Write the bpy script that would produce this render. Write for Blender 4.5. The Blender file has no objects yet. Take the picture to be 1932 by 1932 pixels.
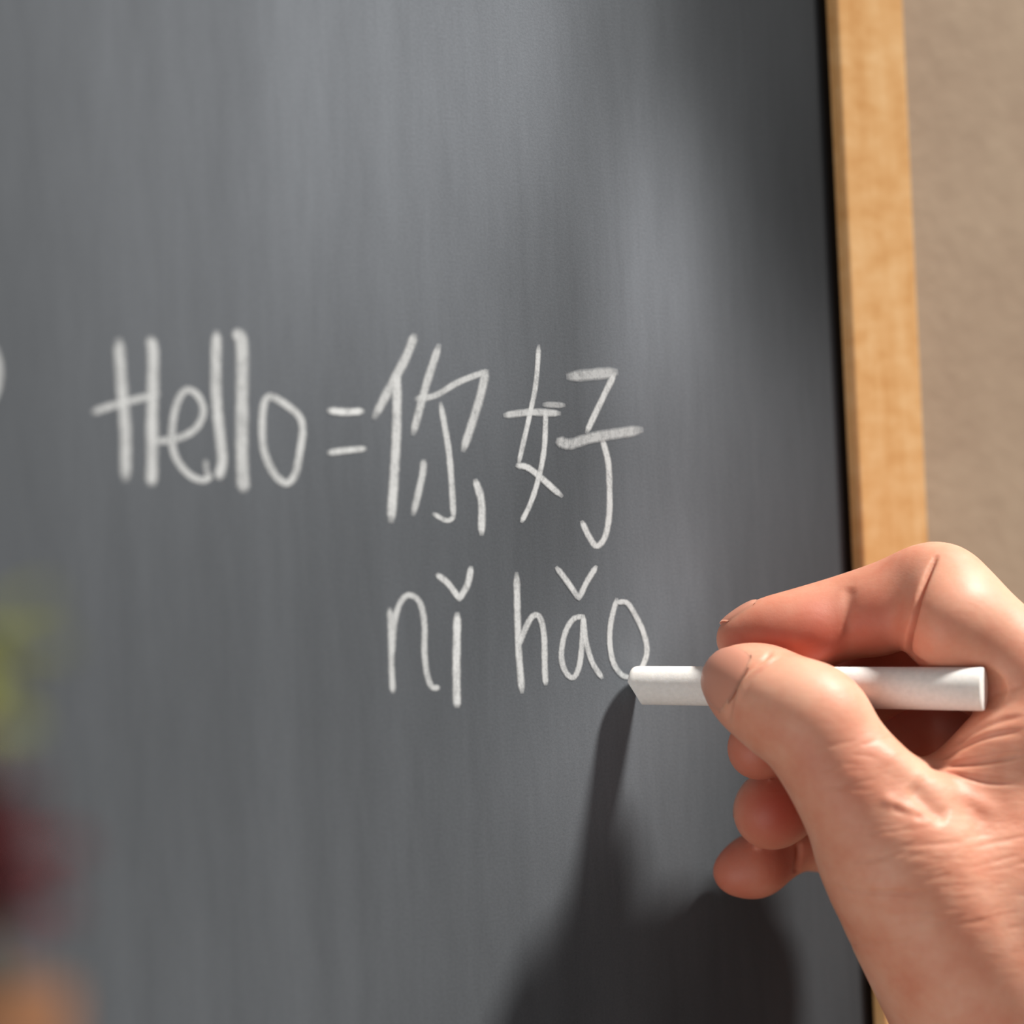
import bpy, bmesh, math, random
import numpy as np
from mathutils import Vector, Matrix

C = bpy.context.scene.collection
SC = bpy.context.scene
MM = 0.001
W = 1932.0
LENS, SENSOR = 88.2, 36.0
F = LENS / SENSOR * W                 # focal length in pixels
YAW, ROLL = math.radians(40), math.radians(2.7)
TIP_DEPTH = 0.600                     # camera depth of the chalk tip, m

# ------------------------------------------------------------------ camera
fwd = Vector((math.sin(YAW), math.cos(YAW), 0))
rt0 = Vector((math.cos(YAW), -math.sin(YAW), 0))
up0 = Vector((0, 0, 1))
RT = rt0 * math.cos(ROLL) - up0 * math.sin(ROLL)
UP = rt0 * math.sin(ROLL) + up0 * math.cos(ROLL)


def ray(px, py):
    return fwd + RT * ((px - W / 2) / F) - UP * ((py - W / 2) / F)


TIPPX = (1190, 1292)
CAM = Vector((0, 0, 1.30)) - ray(*TIPPX) * TIP_DEPTH      # chalk tip touches the board at (0, 0, 1.30)


def board_pt(px, py, y=0.0):
    r = ray(px, py)
    return CAM + r * ((y - CAM.y) / r.y)


camd = bpy.data.cameras.new('camera')
cam = bpy.data.objects.new('camera', camd)
C.objects.link(cam)
M = Matrix(((RT.x, UP.x, -fwd.x), (RT.y, UP.y, -fwd.y), (RT.z, UP.z, -fwd.z))).to_4x4()
M.translation = CAM
cam.matrix_world = M
camd.lens, camd.sensor_width = LENS, SENSOR
camd.clip_start, camd.clip_end = 0.01, 50
camd.dof.use_dof = True
camd.dof.focus_distance = 0.588
camd.dof.aperture_fstop = 5.8
SC.camera = cam

# ------------------------------------------------------------------ world, sun, exposure
wd = bpy.data.worlds.new('world')
SC.world = wd
wd.use_nodes = True
bg = wd.node_tree.nodes['Background']
bg.inputs[0].default_value = (0.92, 0.95, 1.0, 1)
bg.inputs[1].default_value = 0.19

sun = bpy.data.lights.new('window_sun', 'SUN')
sun.energy = 6.7
sun.angle = math.radians(7)
sun.color = (1.0, 0.965, 0.915)
so = bpy.data.objects.new('window_sun', sun)
C.objects.link(so)
to_light = Vector((1.22, -1.0, 2.3)).normalized()
so.rotation_euler = to_light.to_track_quat('Z', 'Y').to_euler()
so.location = Vector((1, -1, 3))

# broad soft fill light, added low on the left to brighten chalk and fingers
wl = bpy.data.lights.new('side_fill_light', 'AREA')
wl.shape = 'RECTANGLE'; wl.size, wl.size_y = 1.3, 1.3
wl.energy = 14.5
wl.color = (1.0, 0.97, 0.94)
wo = bpy.data.objects.new('side_fill_light', wl)
C.objects.link(wo)
wdir = Vector((-.93, -.22, -.26)).normalized()
wo.location = Vector((.06, -.04, 1.28)) + wdir * 2.0
wo.rotation_euler = wdir.to_track_quat('Z', 'Y').to_euler()

vs = SC.view_settings
vs.view_transform = 'Standard'
vs.look = 'None'
vs.exposure = 0.0
vs.gamma = 1.0
vs.use_curve_mapping = False
SC.cycles.use_denoising = True
SC.cycles.max_bounces = 8


# ------------------------------------------------------------------ helpers
def tag(o, label=None, cat=None, group=None, kind=None):
    if label: o['label'] = label
    if cat: o['category'] = cat
    if group: o['group'] = group
    if kind: o['kind'] = kind
    return o


def link_mesh(name, verts, faces, mat=None, parent=None, smooth=False):
    me = bpy.data.meshes.new(name)
    me.from_pydata([tuple(v) for v in verts], [], faces)
    me.update()
    if smooth:
        me.polygons.foreach_set('use_smooth', [True] * len(me.polygons))
    o = bpy.data.objects.new(name, me)
    C.objects.link(o)
    if mat: me.materials.append(mat)
    if parent: o.parent = parent
    return o


def empty(name, loc=(0, 0, 0)):
    o = bpy.data.objects.new(name, None)
    o.empty_display_size = 0.02
    o.location = loc
    C.objects.link(o)
    return o


def link_bm(name, bm, mat=None, parent=None, smooth=False):
    me = bpy.data.meshes.new(name)
    bmesh.ops.recalc_face_normals(bm, faces=bm.faces[:])
    bm.to_mesh(me); bm.free()
    if smooth:
        me.polygons.foreach_set('use_smooth', [True] * len(me.polygons))
    o = bpy.data.objects.new(name, me)
    C.objects.link(o)
    if mat: me.materials.append(mat)
    if parent: o.parent = parent
    return o


def box_bm(x0, x1, y0, y1, z0, z1, bev=0.0, seg=3):
    bm = bmesh.new()
    bmesh.ops.create_cube(bm, size=1)
    for v in bm.verts:
        v.co = Vector((x0 + (v.co.x + .5) * (x1 - x0), y0 + (v.co.y + .5) * (y1 - y0), z0 + (v.co.z + .5) * (z1 - z0)))
    if bev:
        bmesh.ops.bevel(bm, geom=bm.edges[:], offset=bev, segments=seg, profile=0.5, affect='EDGES')
    return bm


class NT:
    def __init__(s, name):
        s.m = bpy.data.materials.new(name)
        s.m.use_nodes = True
        s.t = s.m.node_tree
        s.b = s.t.nodes['Principled BSDF']
        s.out = s.t.nodes['Material Output']

    def n(s, typ, **kw):
        nd = s.t.nodes.new(typ)
        for k, v in kw.items():
            if k.startswith('i_'):
                nd.inputs[k[2:].replace('_', ' ')].default_value = v
            else:
                setattr(nd, k, v)
        return nd

    def l(s, a, b):
        s.t.links.new(a, b)

    def coords(s, scale=(1, 1, 1), rot=(0, 0, 0), src='Object'):
        tc = s.n('ShaderNodeTexCoord')
        mp = s.n('ShaderNodeMapping')
        mp.inputs['Scale'].default_value = scale
        mp.inputs['Rotation'].default_value = rot
        s.l(tc.outputs[src], mp.inputs['Vector'])
        return mp.outputs['Vector']

    def noise(s, vec, scale, detail=4, rough=.55):
        nd = s.n('ShaderNodeTexNoise')
        nd.inputs['Scale'].default_value = scale
        nd.inputs['Detail'].default_value = detail
        nd.inputs['Roughness'].default_value = rough
        s.l(vec, nd.inputs['Vector'])
        return nd.outputs['Fac']

    def ramp(s, fac, stops):
        r = s.n('ShaderNodeValToRGB')
        el = r.color_ramp.elements
        while len(el) < len(stops): el.new(0.5)
        for e, (p, c) in zip(el, stops):
            e.position = p
            e.color = (*c, 1) if len(c) == 3 else c
        s.l(fac, r.inputs['Fac'])
        return r.outputs['Color']

    def math(s, op, a, b=None, clamp=False):
        nd = s.n('ShaderNodeMath', operation=op, use_clamp=clamp)
        for i, v in enumerate((a, b)):
            if v is None: continue
            if isinstance(v, (int, float)): nd.inputs[i].default_value = v
            else: s.l(v, nd.inputs[i])
        return nd.outputs[0]

    def mix(s, fac, a, b, mode='MIX'):
        nd = s.n('ShaderNodeMix', data_type='RGBA', blend_type=mode)
        for idx, v in ((0, fac), (6, a), (7, b)):
            if isinstance(v, (int, float)): nd.inputs[idx].default_value = v
            elif isinstance(v, tuple): nd.inputs[idx].default_value = (*v, 1)
            else: s.l(v, nd.inputs[idx])
        return nd.outputs[2]

    def bump(s, h, strength, dist, prev=None):
        b = s.n('ShaderNodeBump')
        b.inputs['Strength'].default_value = strength
        b.inputs['Distance'].default_value = dist
        s.l(h, b.inputs['Height'])
        if prev is not None: s.l(prev, b.inputs['Normal'])
        return b.outputs['Normal']


def srgb(h):
    c = [int(h[i:i + 2], 16) / 255 for i in (0, 2, 4)]
    return tuple(x / 12.92 if x <= .04045 else ((x + .055) / 1.055) ** 2.4 for x in c)


# ------------------------------------------------------------------ materials
def mat_board():
    t = NT('slate_with_chalk_dust')
    at = t.n('ShaderNodeAttribute', attribute_name='dust')
    v = t.coords((1, 1, .16))
    streak = t.noise(v, 330, 5, .6)
    v2 = t.coords((1, 1, .07), (0, .05, 0))
    broad = t.noise(v2, 90, 3, .55)
    grain = t.noise(t.coords(), 1500, 3, .7)
    k = t.math('ADD', t.math('MULTIPLY', t.math('SUBTRACT', streak, .5), .26),
               t.math('MULTIPLY', t.math('SUBTRACT', grain, .5), .46))
    k = t.math('ADD', k, t.math('MULTIPLY', t.math('SUBTRACT', broad, .5), .28))
    k = t.math('ADD', k, 1.0)
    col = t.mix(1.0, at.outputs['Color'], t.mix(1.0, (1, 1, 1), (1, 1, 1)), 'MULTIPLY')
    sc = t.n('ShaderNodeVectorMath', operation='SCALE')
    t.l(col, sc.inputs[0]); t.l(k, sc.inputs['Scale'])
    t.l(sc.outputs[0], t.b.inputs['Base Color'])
    t.b.inputs['Roughness'].default_value = .85
    t.b.inputs['Specular IOR Level'].default_value = .12
    t.l(t.bump(grain, .25, .0002), t.b.inputs['Normal'])
    return t.m


def mat_chalk_mark():
    t = NT('chalk_mark')
    uv = t.n('ShaderNodeUVMap', uv_map='UVMap')
    sx = t.n('ShaderNodeSeparateXYZ')
    t.l(uv.outputs['UV'], sx.inputs[0])
    # u: 0..1 across the stroke, v: 0..1 fade at the ends
    edge = t.math('SUBTRACT', 1.0, t.math('ABSOLUTE', t.math('SUBTRACT', t.math('MULTIPLY', sx.outputs['X'], 2.0), 1.0)))
    g1 = t.noise(t.coords((1, 1, 1)), 1300, 3, .7)
    g2 = t.noise(t.coords((1, 1, .45)), 420, 3, .6)
    cov = t.math('MULTIPLY', edge, 1.9, True)
    cov = t.math('MULTIPLY', cov, sx.outputs['Y'])
    gr = t.math('ADD', t.math('MULTIPLY', t.math('SUBTRACT', g1, .5), 1.0), t.math('MULTIPLY', t.math('SUBTRACT', g2, .5), 1.3))
    a = t.math('MULTIPLY', cov, t.math('ADD', gr, .92), True)
    at = t.n('ShaderNodeAttribute', attribute_name='press')
    a = t.math('MULTIPLY', a, at.outputs['Fac'], True)
    t.b.inputs['Base Color'].default_value = (.80, .82, .82, 1)
    t.b.inputs['Roughness'].default_value = .95
    t.b.inputs['Specular IOR Level'].default_value = .05
    t.l(a, t.b.inputs['Alpha'])
    return t.m


def mat_wood(flip=False):
    t = NT('pale_wood_rail' if flip else 'pale_wood')
    s_long = (.12, 1, 1) if flip else (1, 1, .12)
    s_cross = (1, 1, .5) if flip else (.5, 1, 1)
    g = t.noise(t.coords(s_long), 160, 5, .6)
    c = t.noise(t.coords(s_cross), 210, 3, .5)
    f = t.math('ADD', t.math('MULTIPLY', g, .55), t.math('MULTIPLY', c, .45))
    col = t.ramp(f, [(.32, srgb('cb9458')), (.5, srgb('daa970')), (.68, srgb('e5bb86'))])
    t.l(col, t.b.inputs['Base Color'])
    t.b.inputs['Roughness'].default_value = .42
    t.b.inputs['Specular IOR Level'].default_value = .4
    t.l(t.bump(g, .12, .0004), t.b.inputs['Normal'])
    return t.m


def mat_wall():
    t = NT('tan_painted_plaster')
    n1 = t.noise(t.coords(), 90, 4, .6)
    n2 = t.noise(t.coords(), 14, 2, .5)
    col = t.ramp(t.math('ADD', t.math('MULTIPLY', n1, .5), t.math('MULTIPLY', n2, .5)),
                 [(.35, srgb('a08a74')), (.65, srgb('aa957e'))])
    t.l(col, t.b.inputs['Base Color'])
    t.b.inputs['Roughness'].default_value = .8
    t.l(t.bump(n1, .35, .0016), t.b.inputs['Normal'])
    return t.m


def mat_plain(name, c, rough=.6, spec=.3, sss=0, bumps=None):
    t = NT(name)
    col = t.mix(t.noise(t.coords(), bumps[0] if bumps else 60, 3), tuple(x * .88 for x in c), tuple(min(1, x * 1.1) for x in c))
    t.l(col, t.b.inputs['Base Color'])
    t.b.inputs['Roughness'].default_value = rough
    t.b.inputs['Specular IOR Level'].default_value = spec
    if sss:
        t.b.inputs['Subsurface Weight'].default_value = sss
        t.b.inputs['Subsurface Radius'].default_value = (1, .8, .6)
        t.b.inputs['Subsurface Scale'].default_value = .002
    if bumps:
        t.l(t.bump(t.noise(t.coords(), bumps[0], 4), bumps[1], bumps[2]), t.b.inputs['Normal'])
    return t.m


def mat_skin():
    t = NT('skin')
    at = t.n('ShaderNodeAttribute', attribute_name='flush')
    sx = t.n('ShaderNodeSeparateColor')
    t.l(at.outputs['Color'], sx.inputs[0])
    mott = t.noise(t.coords(), 95, 4, .6)
    base = t.ramp(mott, [(.3, srgb('d99074')), (.5, srgb('e09f83')), (.72, srgb('e6ad92'))])
    col = t.mix(sx.outputs[0], base, srgb('b04a38'))
    col = t.mix(sx.outputs[1], col, srgb('e8bea2'))
    t.l(col, t.b.inputs['Base Color'])
    t.b.inputs['Roughness'].default_value = .5
    t.b.inputs['Specular IOR Level'].default_value = .35
    t.b.inputs['Subsurface Weight'].default_value = .5
    t.b.inputs['Subsurface Radius'].default_value = (1.0, .35, .2)
    t.b.inputs['Subsurface Scale'].default_value = .0035
    # fine skin relief: skin lines running across thumb and wrist, plus pores
    lines = t.noise(t.coords((.30, .30, 1.0), (0, math.radians(-12), math.radians(0))), 620, 4, .6)
    pores = t.noise(t.coords(), 1500, 2, .5)
    nb = t.bump(lines, .55, .0006)
    bn = nb.node
    amt = t.math('MULTIPLY', t.math('SUBTRACT', 1.0, sx.outputs[0]), sx.outputs[2])
    t.l(t.math('ADD', t.math('MULTIPLY', amt, .34), .06), bn.inputs['Strength'])
    nb = t.bump(pores, .15, .0002, nb)
    t.l(nb, t.b.inputs['Normal'])
    return t.m


def mat_nail():
    t = NT('fingernail')
    t.b.inputs['Base Color'].default_value = (*srgb('cf917a'), 1)
    t.b.inputs['Roughness'].default_value = .36
    t.b.inputs['Specular IOR Level'].default_value = .4
    t.b.inputs['Subsurface Weight'].default_value = .3
    t.b.inputs['Subsurface Radius'].default_value = (1, .4, .3)
    t.b.inputs['Subsurface Scale'].default_value = .002
    return t.m


M_BOARD, M_MARK, M_WOOD, M_WOODR, M_WALL = mat_board(), mat_chalk_mark(), mat_wood(), mat_wood(True), mat_wall()
M_GAP = mat_plain('dark_gap', (.012, .01, .008), .9, .05)
M_CHALK = mat_plain('white_chalk', (.84, .81, .77), .9, .1, .25, (900, .3, .0002))
M_SKIN, M_NAIL = mat_skin(), mat_nail()

# ------------------------------------------------------------------ wall
wall = link_bm('wall_back', box_bm(-1.6, 2.2, .016, .12, 0, 2.6), M_WALL)
tag(wall, kind='structure')
floor = link_bm('floor', box_bm(-1.6, 2.2, -2.4, .016, -.04, 0), mat_plain('grey_brown_floor', (.11, .085, .065), .7, .2))
tag(floor, kind='structure')

# ------------------------------------------------------------------ chalkboard
HF = .0040                                     # how far the frame stands proud of the slate
xin = board_pt(1602, 500, -HF).x               # inner edge of the right frame stile (front face)
xout = board_pt(1729, 500, -HF).x
FW = xout - xin
BX0, BX1 = xin - .86, xin
BZ0, BZ1 = 1.30 - .33, 1.30 + .37

board = empty('chalkboard', ((BX0 + BX1) / 2, 0, BZ0))
tag(board, 'dusty grey chalkboard in a pale wooden frame, with white chalk writing', 'chalkboard')
BO = Vector(board.location)

# slate face: a fine grid whose 'dust' attribute is the chalk residue rubbed into it
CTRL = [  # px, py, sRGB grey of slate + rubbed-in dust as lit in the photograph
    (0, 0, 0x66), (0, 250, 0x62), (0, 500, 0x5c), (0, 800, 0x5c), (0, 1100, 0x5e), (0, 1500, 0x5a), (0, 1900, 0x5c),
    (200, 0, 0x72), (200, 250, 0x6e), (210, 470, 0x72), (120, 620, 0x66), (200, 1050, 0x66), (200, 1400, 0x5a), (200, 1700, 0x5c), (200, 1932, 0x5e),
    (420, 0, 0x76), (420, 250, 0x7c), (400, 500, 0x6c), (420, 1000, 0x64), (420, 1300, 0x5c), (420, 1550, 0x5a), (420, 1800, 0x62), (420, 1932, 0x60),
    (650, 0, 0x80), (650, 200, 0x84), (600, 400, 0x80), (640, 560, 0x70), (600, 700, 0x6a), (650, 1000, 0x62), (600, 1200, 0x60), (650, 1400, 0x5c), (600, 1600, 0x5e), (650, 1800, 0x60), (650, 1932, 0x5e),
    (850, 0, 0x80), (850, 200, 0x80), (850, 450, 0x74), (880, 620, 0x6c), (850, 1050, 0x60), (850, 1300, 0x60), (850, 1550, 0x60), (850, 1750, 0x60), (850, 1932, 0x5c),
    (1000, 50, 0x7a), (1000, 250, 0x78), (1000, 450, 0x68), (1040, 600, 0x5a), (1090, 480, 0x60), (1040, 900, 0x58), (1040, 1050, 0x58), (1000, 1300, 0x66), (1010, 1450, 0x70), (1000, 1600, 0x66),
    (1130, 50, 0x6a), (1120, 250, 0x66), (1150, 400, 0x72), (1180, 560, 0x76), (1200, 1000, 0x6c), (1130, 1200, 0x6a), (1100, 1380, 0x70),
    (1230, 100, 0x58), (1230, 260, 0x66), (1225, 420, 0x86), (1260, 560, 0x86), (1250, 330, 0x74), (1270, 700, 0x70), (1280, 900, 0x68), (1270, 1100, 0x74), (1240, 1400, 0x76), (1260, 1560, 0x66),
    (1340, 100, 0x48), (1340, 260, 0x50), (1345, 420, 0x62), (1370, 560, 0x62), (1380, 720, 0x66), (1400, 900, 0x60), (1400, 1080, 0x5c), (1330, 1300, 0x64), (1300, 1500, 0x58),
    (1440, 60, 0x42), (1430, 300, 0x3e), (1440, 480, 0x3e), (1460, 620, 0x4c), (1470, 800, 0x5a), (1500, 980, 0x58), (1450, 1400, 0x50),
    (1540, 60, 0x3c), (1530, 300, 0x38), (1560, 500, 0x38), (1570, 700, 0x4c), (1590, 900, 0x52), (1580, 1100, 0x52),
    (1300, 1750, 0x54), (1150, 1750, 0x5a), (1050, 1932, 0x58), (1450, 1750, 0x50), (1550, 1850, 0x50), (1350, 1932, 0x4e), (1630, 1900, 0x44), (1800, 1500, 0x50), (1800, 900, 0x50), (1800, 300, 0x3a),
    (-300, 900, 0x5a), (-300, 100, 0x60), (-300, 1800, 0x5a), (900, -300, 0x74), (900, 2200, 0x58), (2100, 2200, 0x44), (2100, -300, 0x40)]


def make_slate():
    nx, nz = 430, 350
    xs = np.linspace(BX0 - .004, BX1 + .004, nx)
    zs = np.linspace(BZ0 - .004, BZ1 + .004, nz)
    X, Z = np.meshgrid(xs, zs)
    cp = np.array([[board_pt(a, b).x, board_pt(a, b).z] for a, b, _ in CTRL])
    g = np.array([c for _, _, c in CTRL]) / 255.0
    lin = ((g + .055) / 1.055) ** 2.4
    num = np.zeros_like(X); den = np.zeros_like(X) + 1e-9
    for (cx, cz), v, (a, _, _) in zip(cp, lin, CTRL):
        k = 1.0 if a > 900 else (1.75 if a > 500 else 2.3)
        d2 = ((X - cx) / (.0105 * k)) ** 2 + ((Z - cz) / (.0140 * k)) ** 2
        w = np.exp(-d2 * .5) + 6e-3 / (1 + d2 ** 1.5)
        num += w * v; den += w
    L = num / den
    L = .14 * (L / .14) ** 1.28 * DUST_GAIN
    # faint vertical eraser sweeps
    rng = np.random.RandomState(9)
    for _ in range(90):
        cx = rng.uniform(BX1 - .36, BX1); cz = rng.uniform(BZ0, BZ1)
        wx = rng.uniform(.0012, .005); wz = rng.uniform(.02, .07); tilt = rng.uniform(-.02, .10)
        amp = rng.uniform(-.08, .11)
        L *= 1 + amp * np.exp(-(((X - cx - tilt * (Z - cz)) / wx) ** 2 + ((Z - cz) / wz) ** 2) * .5)
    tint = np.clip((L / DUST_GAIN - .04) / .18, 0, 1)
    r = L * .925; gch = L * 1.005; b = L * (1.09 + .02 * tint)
    verts = np.stack([X, np.zeros_like(X), Z], -1).reshape(-1, 3) - np.array(BO)
    idx = np.arange(nx * nz).reshape(nz, nx)
    q = np.stack([idx[:-1, :-1], idx[:-1, 1:], idx[1:, 1:], idx[1:, :-1]], -1).reshape(-1, 4)
    me = bpy.data.meshes.new('writing_surface')
    me.from_pydata(verts.tolist(), [], q.tolist())
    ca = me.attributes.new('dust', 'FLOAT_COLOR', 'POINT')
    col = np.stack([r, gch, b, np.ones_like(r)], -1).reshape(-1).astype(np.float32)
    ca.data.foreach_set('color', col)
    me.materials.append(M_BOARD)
    o = bpy.data.objects.new('writing_surface', me)
    C.objects.link(o); o.parent = board
    return o


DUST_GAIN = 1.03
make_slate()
link_bm('backing_panel', box_bm(BX0 - .006 - BO.x, BX1 + .006 - BO.x, .0006, .008, BZ0 - .006 - BO.z, BZ1 + .006 - BO.z), M_GAP, board)


def frame_piece(name, x0, x1, z0, z1, m):
    o = link_bm(name, box_bm(x0 - BO.x, x1 - BO.x, -HF, .0155, z0 - BO.z, z1 - BO.z, .0011, 3), m, board)
    return o


frame_piece('frame_stile', BX1, BX1 + FW, BZ0 - FW, BZ1 + FW, M_WOOD)
frame_piece('frame_stile', BX0 - FW, BX0, BZ0 - FW, BZ1 + FW, M_WOOD)
frame_piece('frame_rail', BX0, BX1, BZ1, BZ1 + FW, M_WOODR)
frame_piece('frame_rail', BX0, BX1, BZ0 - FW, BZ0, M_WOODR)
# thin dark strip: shade of the gap at the right stile, put in as colour
link_bm('shadow_gap_strip', box_bm(BX1 - .0024 - BO.x, BX1 - .0001 - BO.x, -.0005, .0004, BZ0 - BO.z, BZ1 - BO.z), M_GAP, board)

# ------------------------------------------------------------------ chalk writing
def catmull(pts, n=8):
    P = [np.array(p, float) for p in pts]
    if len(P) < 3:
        return [P[0] + (P[-1] - P[0]) * t for t in np.linspace(0, 1, n + 1)]
    out = []
    Q = [2 * P[0] - P[1]] + P + [2 * P[-1] - P[-2]]
    for i in range(1, len(Q) - 2):
        p0, p1, p2, p3 = Q[i - 1:i + 3]
        for t in np.linspace(0, 1, n, endpoint=False):
            out.append(.5 * ((2 * p1) + (-p0 + p2) * t + (2 * p0 - 5 * p1 + 4 * p2 - p3) * t * t + (-p0 + 3 * p1 - 3 * p2 + p3) * t ** 3))
    out.append(P[-1])
    return out


LAYER = [0]


def chalk_mark(name, org, sc, strokes, label=None):
    """strokes: (points, width, pressure); each a thin layer of chalk lying on the slate"""
    verts, faces, uvs, press = [], [], [], []
    rng = random.Random(len(name) * 7 + int(org[0] + org[1]) + len(strokes))
    for pts, w, pr in strokes:
        LAYER[0] += 1
        yy = -.00004 - .000008 * (LAYER[0] % 14)
        pts = [(org[0] + x / sc, org[1] + y / sc) for x, y in pts]
        c = catmull(pts)
        hw = w / sc * .5 * 1.12
        n = len(c)
        base = len(verts)
        for i, p in enumerate(c):
            t = c[min(i + 1, n - 1)] - c[max(i - 1, 0)]
            t = t / (np.linalg.norm(t) + 1e-9)
            nr = np.array((-t[1], t[0]))
            k = hw * (1 + rng.uniform(-.06, .06))
            e = min(i, n - 1 - i)
            if n > 6: k *= (.55, .92, 1.0)[min(e, 2)]
            if i == 0: p = p - t * hw * .5
            if i == n - 1: p = p + t * hw * .5
            endf = 0.25 if e == 0 else 1.0
            for s in (-1, -.5, 0, .5, 1):
                q = p + nr * k * s
                verts.append(board_pt(q[0], q[1], yy) - BO)
                uvs.append(((s + 1) / 2, endf))
                press.append(pr)
        for i in range(n - 1):
            for j in range(4):
                a = base + i * 5 + j
                faces.append((a, a + 1, a + 6, a + 5))
    o = link_mesh(name, verts, faces, M_MARK, board)
    me = o.data
    uvl = me.uv_layers.new(name='UVMap')
    for lp in me.loops:
        uvl.data[lp.index].uv = uvs[lp.vertex_index]
    a = me.attributes.new('press', 'FLOAT', 'POINT')
    a.data.foreach_set('value', press)
    if label: o['label'] = label
    return o


A = ((160, 590), 3.578)
chalk_mark('chalk_letter', *A, [([(230, 190), (250, 500), (275, 800), (275, 1120)], 82, .72),
                                ([(445, 180), (462, 300), (455, 700), (455, 1000), (450, 1150)], 84, .78),
                                ([(60, 670), (230, 615), (500, 550)], 52, .75)], 'white chalk letter H')
chalk_mark('chalk_letter', *A, [([(480, 870), (620, 850), (740, 790), (800, 680), (775, 575), (700, 520), (640, 570), (600, 700), (588, 850),
                                  (615, 980), (700, 1090), (790, 1130), (850, 1110)], 50, .78), ([(840, 1110), (822, 1060), (815, 1000)], 40, .55)], 'white chalk letter e')
chalk_mark('chalk_letter', *A, [([(890, 140), (885, 400), (890, 600), (915, 850), (928, 1000), (905, 1110)], 76, .8)], 'white chalk letter l, first of two')
chalk_mark('chalk_letter', *A, [([(1025, 130), (1060, 210), (1062, 500), (1060, 900), (1065, 1080), (1072, 1190)], 92, .75)], 'white chalk letter l, second of two')
chalk_mark('chalk_letter', *A, [([(1265, 560), (1220, 590), (1200, 680), (1198, 820), (1215, 950), (1280, 1090), (1360, 1150), (1420, 1090), (1450, 950), (1470, 800),
                                  (1450, 705), (1370, 630), (1262, 562)], 56, .78)], 'white chalk letter o ending the word Hello')
chalk_mark('equals_sign', *A, [([(1650, 660), (1760, 670), (1875, 665)], 54, .95), ([(1650, 945), (1760, 930), (1890, 918)], 48, .85)], 'white chalk equals sign')
B = ((660, 600), 3.22)
chalk_mark('chalk_character', *B, [([(390, 110), (335, 250), (150, 600)], 62, .75), ([(285, 330), (285, 650), (270, 950), (250, 1230)], 62, .85),
                                   ([(540, 170), (460, 420), (385, 700)], 54, .75), ([(405, 490), (520, 470), (660, 390), (825, 325)], 44, .75),
                                   ([(828, 325), (780, 520), (690, 800)], 56, .75), ([(552, 520), (600, 800), (618, 1000), (630, 1210)], 42, .8),
                                   ([(630, 1215), (585, 1230), (510, 1190)], 34, .8), ([(448, 870), (440, 960), (385, 1190)], 46, .75),
                                   ([(765, 990), (800, 1120), (800, 1310)], 50, .85)], 'white chalk character 你')
chalk_mark('chalk_character', *B, [([(1148, 170), (1130, 400), (1090, 600), (1025, 885)], 34, .85), ([(1018, 895), (1100, 920), (1285, 1080)], 42, .85),
                                   ([(1190, 560), (1182, 780), (1150, 960), (1100, 1120), (1045, 1235)], 36, .85), ([(945, 590), (1100, 572), (1270, 580)], 48, .7),
                                   ([(1180, 525), (1300, 530)], 40, .45),
                                   ([(1335, 355), (1610, 330)], 76, .6), ([(1608, 340), (1520, 520), (1440, 690)], 42, .8),
                                   ([(1270, 748), (1340, 765), (1480, 725), (1765, 680)], 70, .62),
                                   ([(1535, 740), (1570, 880), (1578, 1050), (1575, 1200), (1550, 1330), (1500, 1385), (1455, 1330), (1412, 1240)], 40, .82)], 'white chalk character 好')
D = ((660, 1030), 3.019)
chalk_mark('chalk_letter', *D, [([(228, 360), (235, 500), (238, 700), (245, 830)], 38, .75),
                                ([(240, 620), (255, 430), (290, 320), (340, 280), (400, 325), (425, 450), (425, 600), (438, 720), (465, 800), (505, 808)], 38, .75)], 'white chalk letter n')
chalk_mark('chalk_letter', *D, [([(612, 390), (608, 600), (608, 800), (610, 910)], 50, .9), ([(500, 165), (560, 215), (625, 302)], 40, .9),
                                ([(622, 305), (670, 220), (690, 125)], 42, .85)], 'white chalk letter i with a caron')
chalk_mark('chalk_letter', *D, [([(950, 160), (955, 400), (962, 600), (980, 830)], 42, .82),
                                ([(965, 560), (1000, 470), (1040, 402), (1080, 405), (1105, 500), (1110, 680), (1115, 785)], 38, .8)], 'white chalk letter h')
chalk_mark('chalk_letter', *D, [([(1325, 400), (1270, 420), (1225, 500), (1205, 620), (1225, 710), (1270, 750), (1305, 690), (1322, 560), (1330, 400)], 35, .78),
                                ([(1330, 400), (1345, 540), (1380, 660), (1435, 750)], 34, .78), ([(1180, 125), (1240, 205), (1305, 300)], 36, .85),
                                ([(1305, 300), (1350, 205), (1402, 120)], 36, .8)], 'white chalk letter a with a caron')
chalk_mark('chalk_letter', *D, [([(1520, 305), (1490, 420), (1480, 540), (1500, 660), (1545, 730), (1590, 750)], 34, .78),
                                ([(1525, 320), (1580, 325), (1630, 400), (1675, 500), (1692, 600), (1665, 690), (1620, 745)], 34, .78)], 'white chalk letter o being finished by the chalk stick')
chalk_mark('chalk_letter', (0, 0), 1.0, [([(-80, 650), (-42, 630), (-12, 665), (-5, 715), (-22, 760), (-60, 780), (-95, 740), (-100, 690), (-80, 650)], 20, .7)],
           'end of another chalk letter cut by the left edge of the picture')

# ------------------------------------------------------------------ camera-depth point used to lay out the hand, in mm
def cp(px, py, d):
    z = 600.0 - d
    return np.array(((px - W / 2) / F * z, -(py - W / 2) / F * z, -z))


def to_world(p):
    return CAM + RT * (p[0] * MM) + UP * (p[1] * MM) - fwd * (p[2] * MM)


# ------------------------------------------------------------------ chalk stick
CH_A, CH_B = cp(1193, 1293, 2.8), cp(1857, 1300, 33.0)
CH_RA, CH_RB = 4.55, 4.95


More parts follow.
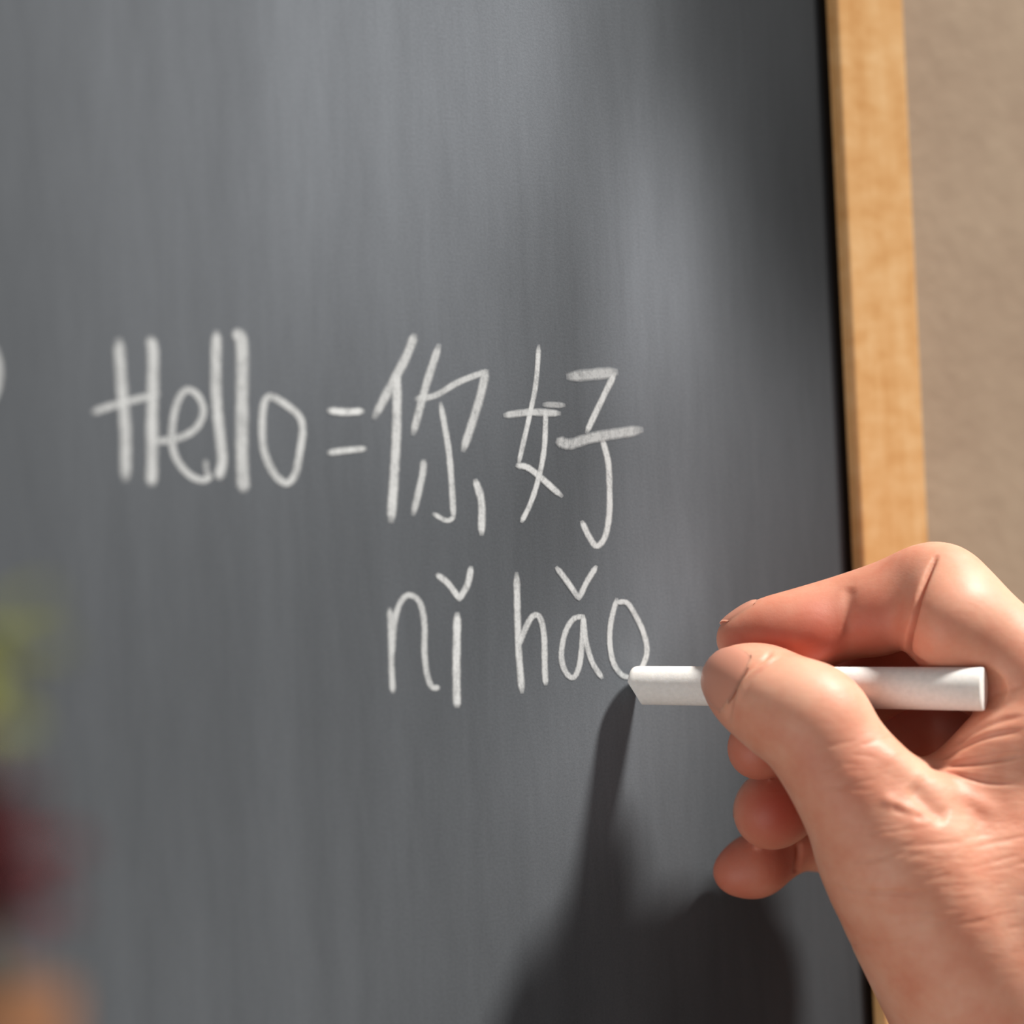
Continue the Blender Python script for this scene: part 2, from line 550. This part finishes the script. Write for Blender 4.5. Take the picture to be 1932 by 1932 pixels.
def make_chalk():
    a, b = CH_A, CH_B
    ax = (b - a); L = np.linalg.norm(ax); ax /= L
    u = np.cross(ax, (0, 0, 1.0)); u /= np.linalg.norm(u)      # mostly vertical in the picture
    w = np.cross(ax, u)
    prof = [(0.0, .0), (0.0, .4), (0.05, .82), (.3, .92), (.8, .98), (1.6, 1.0), (6, 1.0), (20, 1.0), (45, 1), (70, 1), (L - .5, 1.0), (L - .12, .985), (L, .93), (L, .5), (L, 0)]
    seg = 48
    verts, faces = [], []
    for (t, k) in prof:
        r = (CH_RA + (CH_RB - CH_RA) * t / L) * k
        for j in range(seg):
            an = 2 * math.pi * j / seg
            dirv = u * math.cos(an) + w * math.sin(an)
            shift = 0
            if t < 3:      # worn slanting tip: lower side is rubbed away
                low = max(0.0, -dirv[1] * .8 + dirv[2] * .5 - .25) * 1.4
                shift = (3 - t) / 3 * low * 2.7 * k
            verts.append(a + ax * (t + shift) + dirv * r)
    n = len(prof)
    for i in range(n - 1):
        for j in range(seg):
            k2 = (j + 1) % seg
            faces.append((i * seg + j, i * seg + k2, (i + 1) * seg + k2, (i + 1) * seg + j))
    org = to_world((a + b) / 2)
    bm = bmesh.new()
    vv = [bm.verts.new(to_world(v) - org) for v in verts]
    for f in faces: bm.faces.new([vv[i] for i in f])
    bmesh.ops.remove_doubles(bm, verts=bm.verts[:], dist=1e-6)
    o = link_bm('chalk_stick', bm, M_CHALK, None, True)
    o.location = org
    tag(o, 'white stick of chalk held in the hand, its tip touching the blackboard', 'chalk')
    md = o.modifiers.new('edge', 'EDGE_SPLIT'); md.split_angle = math.radians(50)
    return o


make_chalk()

# ------------------------------------------------------------------ hand: one continuous surface from a distance field
# joints: px, py, depth towards camera (mm), radius (mm)
INDEX = [(1396, 1206, 4, 5.6), (1440, 1196, 4, 7.4), (1512, 1183, 4, 8.8), (1600, 1163, 4, 9.6), (1682, 1135, 6, 9.6), (1762, 1112, 10, 10.8),
         (1800, 1140, 14, 11.0), (1862, 1206, 18, 11.3), (1960, 1300, 20, 13.0)]
MIDDLE = [(1428, 1414, 2, 6.8), (1452, 1400, 0, 7.8), (1540, 1355, -5, 8.8), (1640, 1290, -8, 9.4), (1745, 1240, -8, 10), (1860, 1270, -2, 10.5), (1990, 1340, 2, 12.5)]
RING = [(1447, 1536, -2, 7.2), (1478, 1512, -5, 8.2), (1560, 1455, -14, 8.6), (1650, 1400, -20, 9.2), (1760, 1350, -22, 9.6), (1880, 1370, -15, 10.5), (2020, 1420, -12, 12)]
LITTLE = [(1385, 1645, -4, 5.0), (1425, 1628, -7, 6.3), (1470, 1606, -10, 6.7), (1510, 1592, -13, 6.3), (1580, 1590, -20, 7.0), (1700, 1560, -24, 8.2), (1850, 1530, -22, 9.5), (2030, 1530, -20, 11.5)]
THUMB = [(1386, 1284, 22, 7.4), (1420, 1305, 25, 9.6), (1475, 1335, 28, 11.6), (1530, 1362, 30, 13.0), (1567, 1418, 31, 12.6), (1622, 1498, 32, 14.0), (1700, 1610, 31, 17.5)]
META1 = [(1700, 1610, 31, 17.5), (1775, 1715, 28, 21), (1870, 1850, 24, 24.5), (1990, 2050, 18, 29), (2200, 2450, 12, 33), (2450, 2900, 8, 38)]
WEB = [(1690, 1560, 30, 13), (1812, 1510, 26, 11), (1905, 1420, 26, 11.0), (1985, 1372, 24, 13)]
META2 = [(1960, 1300, 20, 13.5), (2010, 1480, 18, 17), (2080, 1750, 14, 22), (2180, 2050, 10, 28), (2350, 2450, 5, 33), (2600, 2900, 2, 38)]
META3 = [(1990, 1340, 2, 13), (2100, 1600, 0, 17), (2180, 1900, 0, 22)]
META4 = [(2020, 1420, -12, 12), (2110, 1640, -12, 16), (2180, 1900, -8, 22)]
META5 = [(2030, 1530, -20, 12), (2080, 1700, -20, 15), (2130, 1900, -14, 22)]
FILL = [(1880, 1620, 20, 18), (1960, 1680, 20, 21), (1980, 1860, 14, 25)]


def lift(ch, v, tail=None):
    n = len(ch)
    return [(a, b, c + (v if tail is None else v + (tail - v) * i / (n - 1)), r) for i, (a, b, c, r) in enumerate(ch)]


INDEX = lift(INDEX, 5, 2)
MIDDLE, RING, LITTLE = lift(MIDDLE, 6, 1), lift(RING, 1, 0), lift(LITTLE, -3.5, -2)
THUMB = lift(THUMB, 2, 3)
META1, WEB = lift(META1, 3), lift(WEB, 2)


class Field:
    """union of tapered capsules sampled on a grid, near the surface only"""
    def __init__(s, lo, hi, h):
        s.lo, s.h = lo, h
        s.n = np.ceil((hi - lo) / h).astype(int) + 1

    def axes(s, i0, i1):
        return [s.lo[k] + s.h * np.arange(i0[k], i1[k]) for k in range(3)]

    def capsule(s, V, a, b, ra, rb, k):
        m = 14.0
        lo = np.minimum(a - ra, b - rb) - m
        hi = np.maximum(a + ra, b + rb) + m
        i0 = np.clip(((lo - s.lo) / s.h).astype(int), 0, s.n)
        i1 = np.clip(((hi - s.lo) / s.h).astype(int) + 2, 0, s.n)
        if np.any(i1 <= i0): return
        X, Y, Z = np.meshgrid(*s.axes(i0, i1), indexing='ij', copy=False)
        ab = b - a
        t = ((X - a[0]) * ab[0] + (Y - a[1]) * ab[1] + (Z - a[2]) * ab[2]) / (ab @ ab + 1e-9)
        t = np.clip(t, 0, 1)
        d = np.sqrt((X - a[0] - t * ab[0]) ** 2 + (Y - a[1] - t * ab[1]) ** 2 + (Z - a[2] - t * ab[2]) ** 2) - (ra + (rb - ra) * t)
        sl = tuple(slice(i0[q], i1[q]) for q in range(3))
        V[sl] = smin(V[sl], d, k)


def smin(a, b, k):
    if k <= 0: return np.minimum(a, b)
    h = np.clip(k - np.abs(a - b), 0, None) / k
    return np.minimum(a, b) - h * h * k * .25


def chain_pts(ch, n=5):
    P = [np.append(cp(a, b, c), r) for a, b, c, r in ch]
    return catmull(P, n)


def surface_nets(V, lo, h):
    ins = V < 0
    n = V.shape
    c = np.zeros((n[0] - 1, n[1] - 1, n[2] - 1), np.int8)
    for i in (0, 1):
        for j in (0, 1):
            for k in (0, 1):
                c += ins[i:n[0] - 1 + i, j:n[1] - 1 + j, k:n[2] - 1 + k]
    act = (c > 0) & (c < 8)
    I = np.argwhere(act)
    idx = -np.ones(act.shape, np.int64)
    idx[tuple(I.T)] = np.arange(len(I))
    acc = np.zeros((len(I), 3)); cnt = np.zeros(len(I))
    corners = [(i, j, k) for i in (0, 1) for j in (0, 1) for k in (0, 1)]
    for a in corners:
        for ax in range(3):
            if a[ax]: continue
            b = list(a); b[ax] = 1
            va = V[I[:, 0] + a[0], I[:, 1] + a[1], I[:, 2] + a[2]]
            vb = V[I[:, 0] + b[0], I[:, 1] + b[1], I[:, 2] + b[2]]
            m = (va < 0) != (vb < 0)
            t = np.where(m, va / np.where(m, va - vb, 1), 0)
            p = np.repeat(np.array(a, float)[None], len(I), 0)
            p[:, ax] += t
            acc[m] += p[m]; cnt[m] += 1
    verts = lo + h * (I + acc / cnt[:, None])
    quads = []
    for ax in range(3):
        o1, o2 = [(1, 2), (2, 0), (0, 1)][ax]
        s0 = [slice(None)] * 3; s1 = [slice(None)] * 3
        s0[ax] = slice(0, n[ax] - 1); s1[ax] = slice(1, n[ax])
        a = ins[tuple(s0)]; b = ins[tuple(s1)]
        e = np.argwhere(a != b)
        m = np.ones(len(e), bool)
        for o in (o1, o2):
            m &= (e[:, o] > 0) & (e[:, o] < n[o] - 1)
        e = e[m]
        flip = a[tuple(e.T)]
        def g(d1, d2):
            q = e.copy(); q[:, o1] -= d1; q[:, o2] -= d2
            return idx[tuple(q.T)]
        q = np.stack([g(1, 1), g(0, 1), g(0, 0), g(1, 0)], -1)
        q[~flip] = q[~flip][:, ::-1]
        quads.append(q)
    return verts, np.concatenate(quads)


def sample(V, lo, h, P):
    """trilinear"""
    q = (P - lo) / h
    i = np.clip(np.floor(q).astype(int), 0, np.array(V.shape) - 2)
    f = q - i
    r = 0
    for a in (0, 1):
        for b in (0, 1):
            for c in (0, 1):
                w = (f[:, 0] if a else 1 - f[:, 0]) * (f[:, 1] if b else 1 - f[:, 1]) * (f[:, 2] if c else 1 - f[:, 2])
                r = r + w * V[i[:, 0] + a, i[:, 1] + b, i[:, 2] + c]
    return r


def grad(V, lo, h, P, e=.6):
    g = np.stack([sample(V, lo, h, P + np.eye(3)[k] * e) - sample(V, lo, h, P - np.eye(3)[k] * e) for k in range(3)], -1)
    return g / (np.linalg.norm(g, axis=1, keepdims=True) + 1e-9)


H = 0.9
LO = np.array((35.0, -235.0, -650.0)); HI = np.array((215.0, 0.0, -520.0))
LO = np.array((38.0, -215.0, -645.0)); HI = np.array((205.0, 2.0, -530.0))
fld = Field(LO, HI, H)
BIG = 40.0


def build_field():
    palm = np.full(fld.n, BIG, np.float32)
    for ch, k in ((META1, 6), (META2, 6), (META3, 8), (META4, 8), (META5, 8), (WEB, 4), (FILL, 14)):
        P = chain_pts(ch, 3)
        for a, b in zip(P[:-1], P[1:]):
            fld.capsule(palm, a[:3], b[:3], a[3], b[3], k if ch is FILL else max(k * .35, 2.5))
    total = palm.copy()
    for ch, k, extra in ((INDEX, 5, [((1470, 1205, 12), 6.2), ((1530, 1202, 13), 6.6), ((1665, 1168, 13), 7.0), ((1792, 1174, 24), 9.6), ((1776, 1204, 22), 6.4)]),
                         (MIDDLE, 5, []), (RING, 5, [((1465, 1528, -1), 7.2)]), (LITTLE, 5, [((1430, 1640, -7), 5.6)]),
                         (THUMB, 5, [((1445, 1300, 22), 9.0)])):
        f = np.full(fld.n, BIG, np.float32)
        P = chain_pts(ch, 4)
        for a, b in zip(P[:-1], P[1:]):
            fld.capsule(f, a[:3], b[:3], a[3], b[3], 1.2)
        for c, r in extra:
            q = cp(*c); fld.capsule(f, q, q + .01, r, r, 7)
        total = smin(total, smin(palm, f, k), .35)
    # the skin gives way around the chalk it grips
    a, b = CH_A, CH_B
    ch = np.full(fld.n, BIG, np.float32)
    ab = b - a
    fld.capsule(ch, a - ab * .2, b, CH_RA + .05, CH_RB + .1, 0)
    total = np.maximum(total, -ch)
    return total


V = build_field()
hv, hq = surface_nets(V, LO, H)


def px_of(P):
    z = -P[:, 2]
    return np.stack([P[:, 0] / z * F + W / 2, -P[:, 1] / z * F + W / 2], -1), 600 - z


# one subdivision for fine creases
me0 = bpy.data.meshes.new('tmp')
me0.from_pydata(hv.tolist(), [], hq.tolist())
o0 = bpy.data.objects.new('tmp', me0)
C.objects.link(o0)
sm = o0.modifiers.new('s', 'SMOOTH'); sm.factor = .5; sm.iterations = 1
sb = o0.modifiers.new('d', 'SUBSURF'); sb.levels = 1
dg = bpy.context.evaluated_depsgraph_get()
me1 = bpy.data.meshes.new_from_object(o0.evaluated_get(dg))
bpy.data.objects.remove(o0)
nv = len(me1.vertices)
co = np.empty(nv * 3); me1.vertices.foreach_get('co', co); co = co.reshape(-1, 3)
nr = np.empty(nv * 3); me1.vertex_normals.foreach_get('vector', nr); nr = nr.reshape(-1, 3)

# creases: polyline in picture coordinates, width mm, depth mm, depth window
CREASES = [
    ([(1766, 1052), (1752, 1080), (1738, 1115), (1726, 1160), (1716, 1200), (1714, 1228), (1726, 1244), (1745, 1254)], 0.55, 3.0, (8, 50)),
    ([(1604, 1105), (1601, 1130), (1600, 1165), (1597, 1200)], 1.6, .55, (0, 40)),
    ([(1506, 1590), (1507, 1610), (1504, 1635), (1500, 1650)], .8, .7, (-40, 10)),
    ([(1456, 1228), (1446, 1241), (1421, 1258), (1399, 1278), (1386, 1302), (1377, 1335), (1374, 1365)], .6, .75, (10, 60)),
    ([(1475, 1240), (1440, 1262), (1416, 1288), (1402, 1318)], .55, .22, (10, 60)),
    ([(1748, 1446), (1790, 1443), (1850, 1438), (1932, 1425)], .8, .8, (10, 60)),
    ([(1752, 1448), (1800, 1460), (1860, 1475), (1920, 1478)], .7, .6, (10, 60)),
    ([(1765, 1435), (1810, 1412), (1860, 1390), (1932, 1378)], .8, .6, (10, 60)),
    ([(1790, 1412), (1840, 1380), (1890, 1360), (1935, 1350)], .8, .4, (10, 60)),
    ([(1715, 1480), (1740, 1505), (1765, 1530), (1790, 1545)], 2.2, 1.1, (10, 60)),
    ([(1680, 1520), (1710, 1535), (1745, 1545)], 1.2, .6, (10, 60)),
    ([(1850, 1330), (1880, 1310), (1932, 1292)], .9, .3, (10, 60)),
    ([(1566, 1668), (1600, 1680), (1660, 1686), (1750, 1684)], .8, .45, (10, 60)),
    ([(1600, 1625), (1650, 1622), (1720, 1600)], .8, .25, (10, 60)),
    ([(1590, 1780), (1650, 1783), (1720, 1775)], .9, .25, (5, 60)),
    ([(1470, 1520), (1500, 1560), (1530, 1600)], 1.0, .15, (10, 60)),
]
rng = np.random.RandomState(11)
for i in range(90):           # fine skin folds over the thumb base
    x = rng.uniform(1610, 1930); y = rng.uniform(1560, 1760)
    ln = rng.uniform(30, 110); s = rng.uniform(-.30, -.02)
    CREASES.append(([(x, y), (x + ln * .5, y + s * ln * .5 + rng.uniform(-4, 4)), (x + ln, y + s * ln)], rng.uniform(.35, .5), rng.uniform(.04, .12), (5, 60)))
for i in range(16):           # knuckle folds on the thumb joint
    x = rng.uniform(1530, 1660); y = rng.uniform(1400, 1530)
    ln = rng.uniform(30, 70); s = rng.uniform(-.25, .15)
    CREASES.append(([(x, y), (x + ln * .5, y + s * ln * .5), (x + ln, y + s * ln)], rng.uniform(.35, .55), rng.uniform(.05, .14), (5, 60)))
# ridges raised
RIDGES = [([(1650, 1395), (1700, 1440), (1760, 1478), (1830, 1510), (1890, 1550)], 3.2, 1.1, (10, 60)),
          ([(1468, 1236), (1440, 1253), (1415, 1270), (1400, 1290), (1392, 1320)], .9, .45, (10, 60)),
          ([(1660, 1500), (1700, 1525), (1740, 1550)], 1.6, .5, (10, 60))]

pix, dep = px_of(co)
front = np.clip(nr[:, 2] * 3 + .6, 0, 1)
disp = np.zeros(nv)


def poly_dist(pix, poly):
    d = np.full(len(pix), 1e9)
    tt = np.zeros(len(pix))
    n = len(poly) - 1
    for i, (a, b) in enumerate(zip(poly[:-1], poly[1:])):
        a = np.array(a, float); b = np.array(b, float); ab = b - a
        t = np.clip(((pix - a) @ ab) / (ab @ ab), 0, 1)
        di = np.linalg.norm(pix - a - t[:, None] * ab, axis=1)
        m = di < d
        d[m] = di[m]; tt[m] = (i + t[m]) / n
    return d, tt


def apply(lst, sign):
    for poly, w, dp, (d0, d1) in lst:
        poly = catmull(poly, 4)
        lo = np.min(poly, 0) - 60; hi = np.max(poly, 0) + 60
        m = np.where((pix[:, 0] > lo[0]) & (pix[:, 0] < hi[0]) & (pix[:, 1] > lo[1]) & (pix[:, 1] < hi[1]) & (dep > d0) & (dep < d1) & (front > 0))[0]
        if not len(m): continue
        d, t = poly_dist(pix[m], poly)
        fade = np.clip(np.minimum(t, 1 - t) * 5 + .15, 0, 1)
        disp[m] += sign * dp * np.exp(-(d / (w * 7.2)) ** 2) * fade * front[m]


apply(CREASES, -1)
apply(RIDGES, 1)
co2 = co + nr * disp[:, None]

# colour attribute: R = flushed pads, G = pale, B = how lined the skin is
flush = np.zeros((nv, 4)); flush[:, 3] = 1


def spot(p, r, amp, ch):
    q = cp(*p)
    d2 = ((co - q) ** 2).sum(1)
    flush[:, ch] = np.maximum(flush[:, ch], amp * np.exp(-d2 / (2 * r * r)))


for p, r, a in [((1400, 1220, 16), 7, .62), ((1470, 1220, 16), 8, .8), ((1545, 1215, 18), 9, .8), ((1640, 1205, 20), 10, .6), ((1560, 1245, 14), 8, .7), ((1740, 1200, 14), 10, .4),
                ((1430, 1430, 10), 9, .7), ((1480, 1520, 8), 10, .95), ((1440, 1560, 0), 8, .55), ((1500, 1600, -8), 7, .5), ((1400, 1640, -7), 9, .75), ((1450, 1620, -7), 8, .8),
                ((1650, 1290, 0), 22, .6), ((1700, 1370, -10), 25, .7), ((1360, 1320, 24), 7, .35), ((1590, 1430, 45), 9, .22), ((1700, 1510, 46), 8, .15), ((1830, 1200, 24), 8, .3)]:
    spot(p, r, a, 0)
for p, r, a in [((1530, 1270, 40), 6, .5), ((1620, 1350, 38), 6, .35), ((1870, 1130, 24), 9, .5), ((1740, 1470, 44), 6, .3)]:
    spot(p, r, a, 1)
for p, r, a in [((1750, 1600, 48), 24, 1.), ((1880, 1500, 40), 20, .9), ((1850, 1700, 50), 25, .8), ((1600, 1480, 45), 12, .6), ((1700, 1800, 45), 25, .35)]:
    spot(p, r, a, 2)

hand_org = to_world(cp(1700, 1500, 20))
R3 = np.array([list(RT), list(UP), list(-fwd)])       # camera axes as rows
wco = (co2 * MM) @ R3 + np.array(CAM) - np.array(hand_org)
me1.vertices.foreach_set('co', wco.reshape(-1))
me1.name = 'hand'
ca = me1.attributes.new('flush', 'FLOAT_COLOR', 'POINT')
ca.data.foreach_set('color', flush.reshape(-1).astype(np.float32))
me1.polygons.foreach_set('use_smooth', [True] * len(me1.polygons))
me1.materials.clear(); me1.materials.append(M_SKIN)
me1.update()
hand = bpy.data.objects.new('hand', me1)
C.objects.link(hand)
hand.location = hand_org
tag(hand, 'bare right hand pinching a white chalk stick between thumb and index finger', 'hand')

# ------------------------------------------------------------------ fingernails, laid onto the finished skin
def nail(center, normal, along, length, width, off=.25, label=None):
    """center: cp() guess inside the finger; normal/along in camera axes"""
    c = cp(*center)
    nrm = np.array(normal, float); nrm /= np.linalg.norm(nrm)
    al = np.array(along, float); al -= nrm * (al @ nrm); al /= np.linalg.norm(al)
    sd = np.cross(nrm, al)
    nu, nw = 15, 13
    top, ok = [], []
    for i in range(nu):
        for j in range(nw):
            s = (j / (nw - 1) * 2 - 1); u = (i / (nu - 1) * 2 - 1)
            # rounded outline: squircle
            k = (1 - abs(s) ** 2.6 * .22) if u > 0 else (1 - abs(s) ** 2.2 * .38)
            top.append(c + al * (u * length / 2 * k) + sd * (s * width / 2 * (1 - .10 * u * u)) + nrm * width * .42)
    P = np.array(top)
    for _ in range(30):
        d = sample(V, LO, H, P)
        P -= grad(V, LO, H, P) * np.clip(d, -1.5, 1.5)[:, None] * .7
    G = grad(V, LO, H, P, 1.2)
    i_ = np.repeat(np.linspace(-1, 1, nu), nw); j_ = np.tile(np.linspace(-1, 1, nw), nu)
    prof = off * (1 - np.abs(j_) ** 5 * 1.7) * (1 - np.where(i_ < 0, np.abs(i_) ** 6, 0) * 1.7)
    T = P + G * prof[:, None]
    Bt = P - G * .8
    verts = [to_world(p) - hand_org for p in np.concatenate([T, Bt])]
    N = nu * nw
    faces = []
    for i in range(nu - 1):
        for j in range(nw - 1):
            a = i * nw + j
            faces.append((a, a + 1, a + nw + 1, a + nw))
            faces.append((N + a, N + a + nw, N + a + nw + 1, N + a + 1))
    rim = [j for j in range(nw)] + [i * nw + nw - 1 for i in range(1, nu)] + [(nu - 1) * nw + j for j in range(nw - 2, -1, -1)] + [i * nw for i in range(nu - 2, 0, -1)]
    for a, b in zip(rim, rim[1:] + rim[:1]):
        faces.append((a, b, N + b, N + a))
    o = link_mesh('fingernail', verts, faces, M_NAIL, hand, True)
    if label: o['label'] = label
    return o


nail((1404, 1288, 24), (-.72, .30, .62), (-.62, .40, -.65), 15.5, 14.5, .3)
nail((1420, 1195, 9), (-.42, .86, -.28), (-.93, -.36, 0), 9.5, 9, .5)
nail((1440, 1420, 4), (-.85, .1, -.5), (-.3, -.95, 0), 10, 10.5, .25)
nail((1450, 1520, -4), (-.85, .25, -.45), (-.4, -.9, .1), 10, 10.5, .25)
nail((1400, 1638, -11), (-.45, .72, -.5), (-.9, -.42, .1), 9, 8.5, .25)

# ------------------------------------------------------------------ out-of-focus potted flower, near the camera on the left
M_POT = mat_plain('terracotta', srgb('7c563c'), .8, .2, 0, (200, .3, .0006))
M_LEAF = mat_plain('yellow_green_leaf', srgb('74782f'), .5, .3, .1, (150, .3, .0004))
M_PETAL = mat_plain('dark_red_petal', srgb('5c1519'), .6, .3, .1, (200, .3, .0004))
M_PETAL2 = mat_plain('dusky_pink_petal', srgb('905862'), .6, .3, .1, (200, .3, .0004))
M_STEM = mat_plain('green_stem', srgb('5d6a30'), .6)


def nearpt(px, py, z):
    return CAM + ray(px, py) * z


ZP = .265
PC = nearpt(-40, 1720, ZP)
plant = empty('potted_flower', (PC.x, PC.y, PC.z - .075))
tag(plant, 'blurred potted red flower with yellow-green leaves at the left edge', 'plant')
PO = Vector(plant.location)
plant.rotation_euler = (0, 0, 0)


def lathe(name, prof, mat, parent, seg=40, center=(0, 0, 0)):
    verts, faces = [], []
    for z, r in prof:
        for j in range(seg):
            an = 2 * math.pi * j / seg
            verts.append((center[0] + r * math.cos(an), center[1] + r * math.sin(an), center[2] + z))
    for i in range(len(prof) - 1):
        for j in range(seg):
            k = (j + 1) % seg
            faces.append((i * seg + j, i * seg + k, (i + 1) * seg + k, (i + 1) * seg + j))
    faces.append(tuple(range(seg))[::-1])
    return link_mesh(name, verts, faces, mat, parent, True)


lathe('pot', [(0, .0058), (.052, .0075), (.053, .0088), (.066, .0092), (.0665, .0084), (.06, .0076), (.059, .001)], M_POT, plant)


def petal(name, base, dirv, up, ln, wd_, cup, mat):
    d = Vector(dirv).normalized(); u = (Vector(up) - d * Vector(up).dot(d)).normalized(); s = d.cross(u)
    nu, nw = 8, 7
    verts = []
    for lay in (0, -.0004):
        for i in range(nu):
            t = i / (nu - 1)
            hw = wd_ * math.sin(math.pi * min(.97, .12 + t * .85)) ** .7
            for j in range(nw):
                q = j / (nw - 1) * 2 - 1
                verts.append(Vector(base) + d * (t * ln) + s * (q * hw) + u * (cup * (t * t * .7 + q * q * .35) + lay))
    N = nu * nw; faces = []
    for i in range(nu - 1):
        for j in range(nw - 1):
            a = i * nw + j
            faces.append((a, a + 1, a + nw + 1, a + nw)); faces.append((N + a, N + a + nw, N + a + nw + 1, N + a + 1))
    rim = [j for j in range(nw)] + [i * nw + nw - 1 for i in range(1, nu)] + [(nu - 1) * nw + j for j in range(nw - 2, -1, -1)] + [i * nw for i in range(nu - 2, 0, -1)]
    for a, b in zip(rim, rim[1:] + rim[:1]): faces.append((a, b, N + b, N + a))
    return link_mesh(name, verts, faces, mat, plant, True)


def tube(name, pts, r, mat, parent, seg=10):
    verts, faces = [], []
    pts = [Vector(p) for p in catmull(pts, 5)]
    for i, p in enumerate(pts):
        t = (pts[min(i + 1, len(pts) - 1)] - pts[max(i - 1, 0)]).normalized()
        a = t.orthogonal().normalized(); b = t.cross(a)
        for j in range(seg):
            an = 2 * math.pi * j / seg
            verts.append(p + (a * math.cos(an) + b * math.sin(an)) * r)
    for i in range(len(pts) - 1):
        for j in range(seg):
            k = (j + 1) % seg
            faces.append((i * seg + j, i * seg + k, (i + 1) * seg + k, (i + 1) * seg + j))
    return link_mesh(name, verts, faces, mat, parent, True)


bl = nearpt(-60, 1625, ZP) - PO          # bloom centre
lf = nearpt(-60, 1250, ZP) - PO          # leaf cluster centre
tube('stem', [(0, 0, .055), (.001, 0, (bl.z + .06) / 2), tuple(bl), ((bl.x + lf.x) / 2, (bl.y + lf.y) / 2, (bl.z + lf.z) / 2), tuple(lf)], .0011, M_STEM, plant)
rp = random.Random(3)
for ring, (n, ln, el, m) in enumerate([(6, .0085, 75, M_PETAL), (7, .0110, 35, M_PETAL), (9, .0125, -5, M_PETAL), (8, .0120, -40, M_PETAL)]):
    for i in range(n):
        an = 2 * math.pi * (i + ring * .4) / n
        e = math.radians(el)
        petal('petal', bl, (math.cos(an) * math.cos(e), math.sin(an) * math.cos(e), math.sin(e)), (-math.cos(an) * math.sin(e) * .5, -math.sin(an) * math.sin(e) * .5, 1), ln, .0042, .0025, m)
bud = bl + Vector((-.001, 0, .0105))
for i in range(6):
    an = 2 * math.pi * i / 6
    o = petal('petal', bud, (math.cos(an) * .7, math.sin(an) * .7, .7), (0, 0, 1), .0085, .0034, .002, M_PETAL2)
    o['label'] = 'dusky pink petal'
for i in range(11):
    an = 2 * math.pi * i / 11 + .2
    e = math.radians(rp.uniform(-35, 60))
    petal('leaf', lf + Vector((0, 0, rp.uniform(-.004, .004))), (math.cos(an) * math.cos(e), math.sin(an) * math.cos(e), math.sin(e)), (0, 0, 1), rp.uniform(.008, .011), .0030, -.002, M_LEAF)
